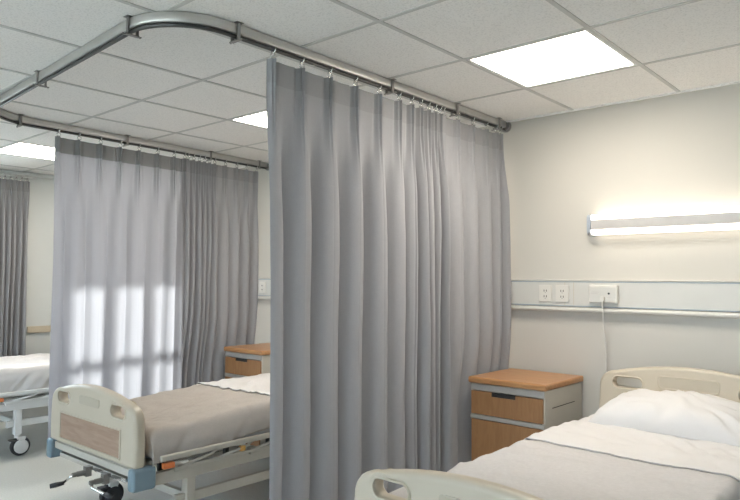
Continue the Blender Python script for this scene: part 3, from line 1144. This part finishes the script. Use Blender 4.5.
def pillow(cx, cy, z, W, D, T, label, seed=1.0):
    bm = bmesh.new()
    N = 64
    top, bot = [], []
    for j in range(N + 1):
        rt, rb_ = [], []
        for i in range(N + 1):
            u = math.sin((-1 + 2 * i / N) * PI / 2)
            v = math.sin((-1 + 2 * j / N) * PI / 2)
            k = (max(0, 1 - abs(u) ** 2.6) * max(0, 1 - abs(v) ** 2.4)) ** 0.5
            x = u * W / 2 * (1 - 0.05 * (1 - v * v) * abs(u))
            y = v * D / 2 * (1 - 0.07 * (1 - u * u) * abs(v))
            h = T * k
            n1 = noise.noise(Vector((x * 4, y * 4, seed)))
            ang = math.atan2(v, u)
            rad = math.sqrt(u * u + v * v)
            pl = (1 - 2 * abs(noise.noise(Vector((math.cos(ang) * 5, math.sin(ang) * 5, rad * 0.8 + seed))))) * smooth(0.35, 0.95, rad)
            cr_ = 1 - 2 * abs(noise.noise(Vector((x * 7 + y * 9 + 2 * n1, x * 3 - y * 2, seed + 3))))
            if 0 < i < N and 0 < j < N:
                zt_ = h * 0.9 + 0.012 * n1 * k + 0.016 * pl * min(1, k * 3) + 0.014 * cr_ * k
                zb_ = -h * 0.10
                rt.append(bm.verts.new((x, y, zt_)))
                rb_.append(bm.verts.new((x, y, zb_)))
            else:
                vv = bm.verts.new((x, y, 0.0))
                rt.append(vv)
                rb_.append(vv)
        top.append(rt)
        bot.append(rb_)
    for j in range(N):
        for i in range(N):
            f = bm.faces.new((top[j][i], top[j][i + 1], top[j + 1][i + 1], top[j + 1][i]))
            f.smooth = True
            q = []
            for p in (bot[j][i], bot[j + 1][i], bot[j + 1][i + 1], bot[j][i + 1]):
                q.append(p)
            try:
                g = bm.faces.new(q)
                g.smooth = True
            except ValueError:
                pass
    o = obj('pillow', bm, 'sheet')
    o.location = (cx, cy, z)
    return tag(o, label, 'pillow')


p1 = pillow(-1.015, 3.41, 0.683, 0.74, 0.47, 0.145, 'plump white pillow at the head of the nearest bed', 3.0)
p1.rotation_euler = (math.radians(5), 0, math.radians(-1.5))

# ------------------------------------------------------------------ bedhead trunking on the wall
tk = thing('bedhead_trunking', 'long white wall trunking with a rounded bumper rail under it, behind the bed heads', 'wall trunking', (-2.5, BACK, 1.29))
x0t, x1t = LEFT + 0.3, RIGHT
box('panel', (x0t + 2.5, x1t + 2.5, -0.038, 0, -0.075, 0.075), 'trunk', tk, bevel=0.004)
boxes('seam', [(x0t + 2.5, x1t + 2.5, -0.0395, -0.030, 0.0675, 0.0725), (x0t + 2.5, x1t + 2.5, -0.0395, -0.030, -0.0745, -0.0695)], 'trunk_seam', tk)
box('top_lip', (x0t + 2.5, x1t + 2.5, -0.040, 0, 0.0755, 0.083), 'rail_plastic', tk, bevel=0.005, seg=3)
bm = bmesh.new()
rp = []
for k in range(13):
    a = math.radians(-90 + 180 * k / 12)
    rp.append((-0.034 - 0.015 * math.cos(a), -0.0925 + 0.014 * math.sin(a)))
rp = [(0, -0.1065)] + rp + [(0, -0.0785)]
rings = []
for x in (x0t + 2.5, x1t + 2.5):
    rings.append([bm.verts.new((x, y, z)) for y, z in rp])
for k in range(len(rp)):
    bm.faces.new((rings[0][k], rings[0][(k + 1) % len(rp)], rings[1][(k + 1) % len(rp)], rings[1][k]))
bm.faces.new(rings[0])
bm.faces.new(rings[1][::-1])
obj('bumper_rail', bm, 'rail_plastic', tk, bevel=0.003)
boxes('joint', [(-1.715 + 2.5, -1.712 + 2.5, -0.0386, -0.0375, -0.069, 0.067), (-1.66 + 2.5, -1.657 + 2.5, -0.0386, -0.0375, -0.069, 0.067)], 'cream_dark', tk)


def socket(cx, cz, label, pins=True):
    t = thing('wall_socket', label, 'socket', (cx, BACK - 0.038, cz), 'socket outlets on the trunking')
    box('face_plate', (-0.042, 0.042, -0.009, 0, -0.050, 0.050), 'socket', t, bevel=0.003)
    bm = bmesh.new()
    for z in (0.016, -0.018):
        for x in (-0.0075, 0.0075):
            add_box(bm, x - 0.0022, x + 0.0022, -0.0097, -0.0088, z - 0.006, z + 0.006)
        add_cyl(bm, (0, -0.0094, z - 0.012), 'y', 0.0022, 0.0012, 10)
    obj('pin_holes', bm, 'black', t)
    return t


CZ = 1.29
socket(-1.835, CZ, 'left of the two double sockets on the trunking, closest to the near curtain')
socket(-1.727, CZ, 'right of the two double sockets on the trunking, between its neighbour and the call unit')
socket(-4.50, CZ, 'white socket on the trunking far off, between the far curtain and the near curtain')
cu = thing('call_unit', 'white rectangular call unit with a dark button and a cord, on the trunking', 'call unit', (-1.475, BACK - 0.038, CZ + 0.002))
box('housing', (-0.083, 0.083, -0.026, 0, -0.050, 0.050), 'socket', cu, bevel=0.006, seg=3)
boxes('front_inset', [(-0.073, 0.073, -0.0275, -0.025, -0.040, 0.038)], 'trunk', cu, bevel=0.001)
boxes('connector', [(-0.012, 0.012, -0.040, -0.026, -0.040, -0.014)], 'socket', cu, bevel=0.003)
bm = bmesh.new()
add_cyl(bm, (0.036, -0.029, 0.004), 'y', 0.006, 0.004, 16)
obj('button', bm, 'dark', cu)
boxes('printed_lines', [(-0.066, -0.020, -0.0279, -0.0274, 0.010, 0.012), (-0.066, -0.028, -0.0279, -0.0274, 0.002, 0.004), (0.022, 0.05, -0.0279, -0.0274, -0.018, -0.0165)], 'lamp_body', cu)
bm = bmesh.new()
pts = []
for k in range(26):
    f_ = k / 25
    z = 1.262 - f_ * 0.66
    pts.append((-1.475 + 0.006 * math.sin(f_ * 7 + 0.3) + 0.02 * f_ * f_, BACK - 0.080 + 0.052 * smooth(0.12, 0.5, f_), z))
pts[0] = (-1.475, BACK - 0.072, 1.264)
add_tube(bm, pts, 0.0036, 8)
tag(obj('cord', bm, 'socket'), 'thin white cord hanging from the call unit down behind the headboard', 'cord')

# ------------------------------------------------------------------ wall lamp above the near bed
wl = thing('wall_lamp', 'long wall lamp with two glowing strips and a grey centre band above the nearest bed', 'wall lamp', (-0.945, BACK, 1.688))
hl = 0.60


def extrude_x(bm, prof_, xa, xb):
    A = [bm.verts.new((xa, y, z)) for y, z in prof_]
    B = [bm.verts.new((xb, y, z)) for y, z in prof_]
    n = len(prof_)
    for k in range(n):
        bm.faces.new((A[k], A[(k + 1) % n], B[(k + 1) % n], B[k]))
    bm.faces.new(A[::-1])
    bm.faces.new(B)


bm = bmesh.new()
extrude_x(bm, [(0, -0.05), (-0.06, -0.05), (-0.06, 0.05), (0, 0.05)], -hl + 0.012, hl - 0.012)
obj('body', bm, 'lamp_body', wl)
bm = bmesh.new()
extrude_x(bm, [(-0.0605, -0.028), (-0.086, -0.028), (-0.086, 0.026), (-0.0605, 0.026)], -hl + 0.012, hl - 0.012)
obj('front_band', bm, 'lamp_body', wl, bevel=0.003)
for s in (1, -1):
    bm = bmesh.new()
    extrude_x(bm, [(-0.0605, s * 0.0285), (-0.083, s * 0.0285), (-0.083, s * 0.046), (-0.072, s * 0.057), (-0.015, s * 0.057), (-0.015, s * 0.0505), (-0.0605, s * 0.0505)], -hl + 0.012, hl - 0.012)
    obj('diffuser', bm, 'lamp_emit', wl)
for s in (-1, 1):
    bm = bmesh.new()
    extrude_x(bm, [(0, -0.060), (-0.074, -0.060), (-0.088, -0.046), (-0.088, 0.046), (-0.074, 0.060), (0, 0.060)], s * hl - 0.011, s * hl + 0.011)
    obj('end_cap', bm, 'lamp_cap', wl, bevel=0.003)['label'] = 'blue-grey end cap'

# the nearest bed stands very slightly askew, with everything lying on it
RA = -0.014
for o in list(COL.objects):
    if o.parent is None and (o is b1 or (o.get('category') in ('mattress', 'blanket', 'bed sheet', 'pillow') and abs(o.location.x - X1) < 0.3)):
        p = Vector((X1, FOOT1, 0))
        o.location = p + Matrix.Rotation(RA, 3, 'Z') @ (Vector(o.location) - p)
        o.rotation_euler.z += RA
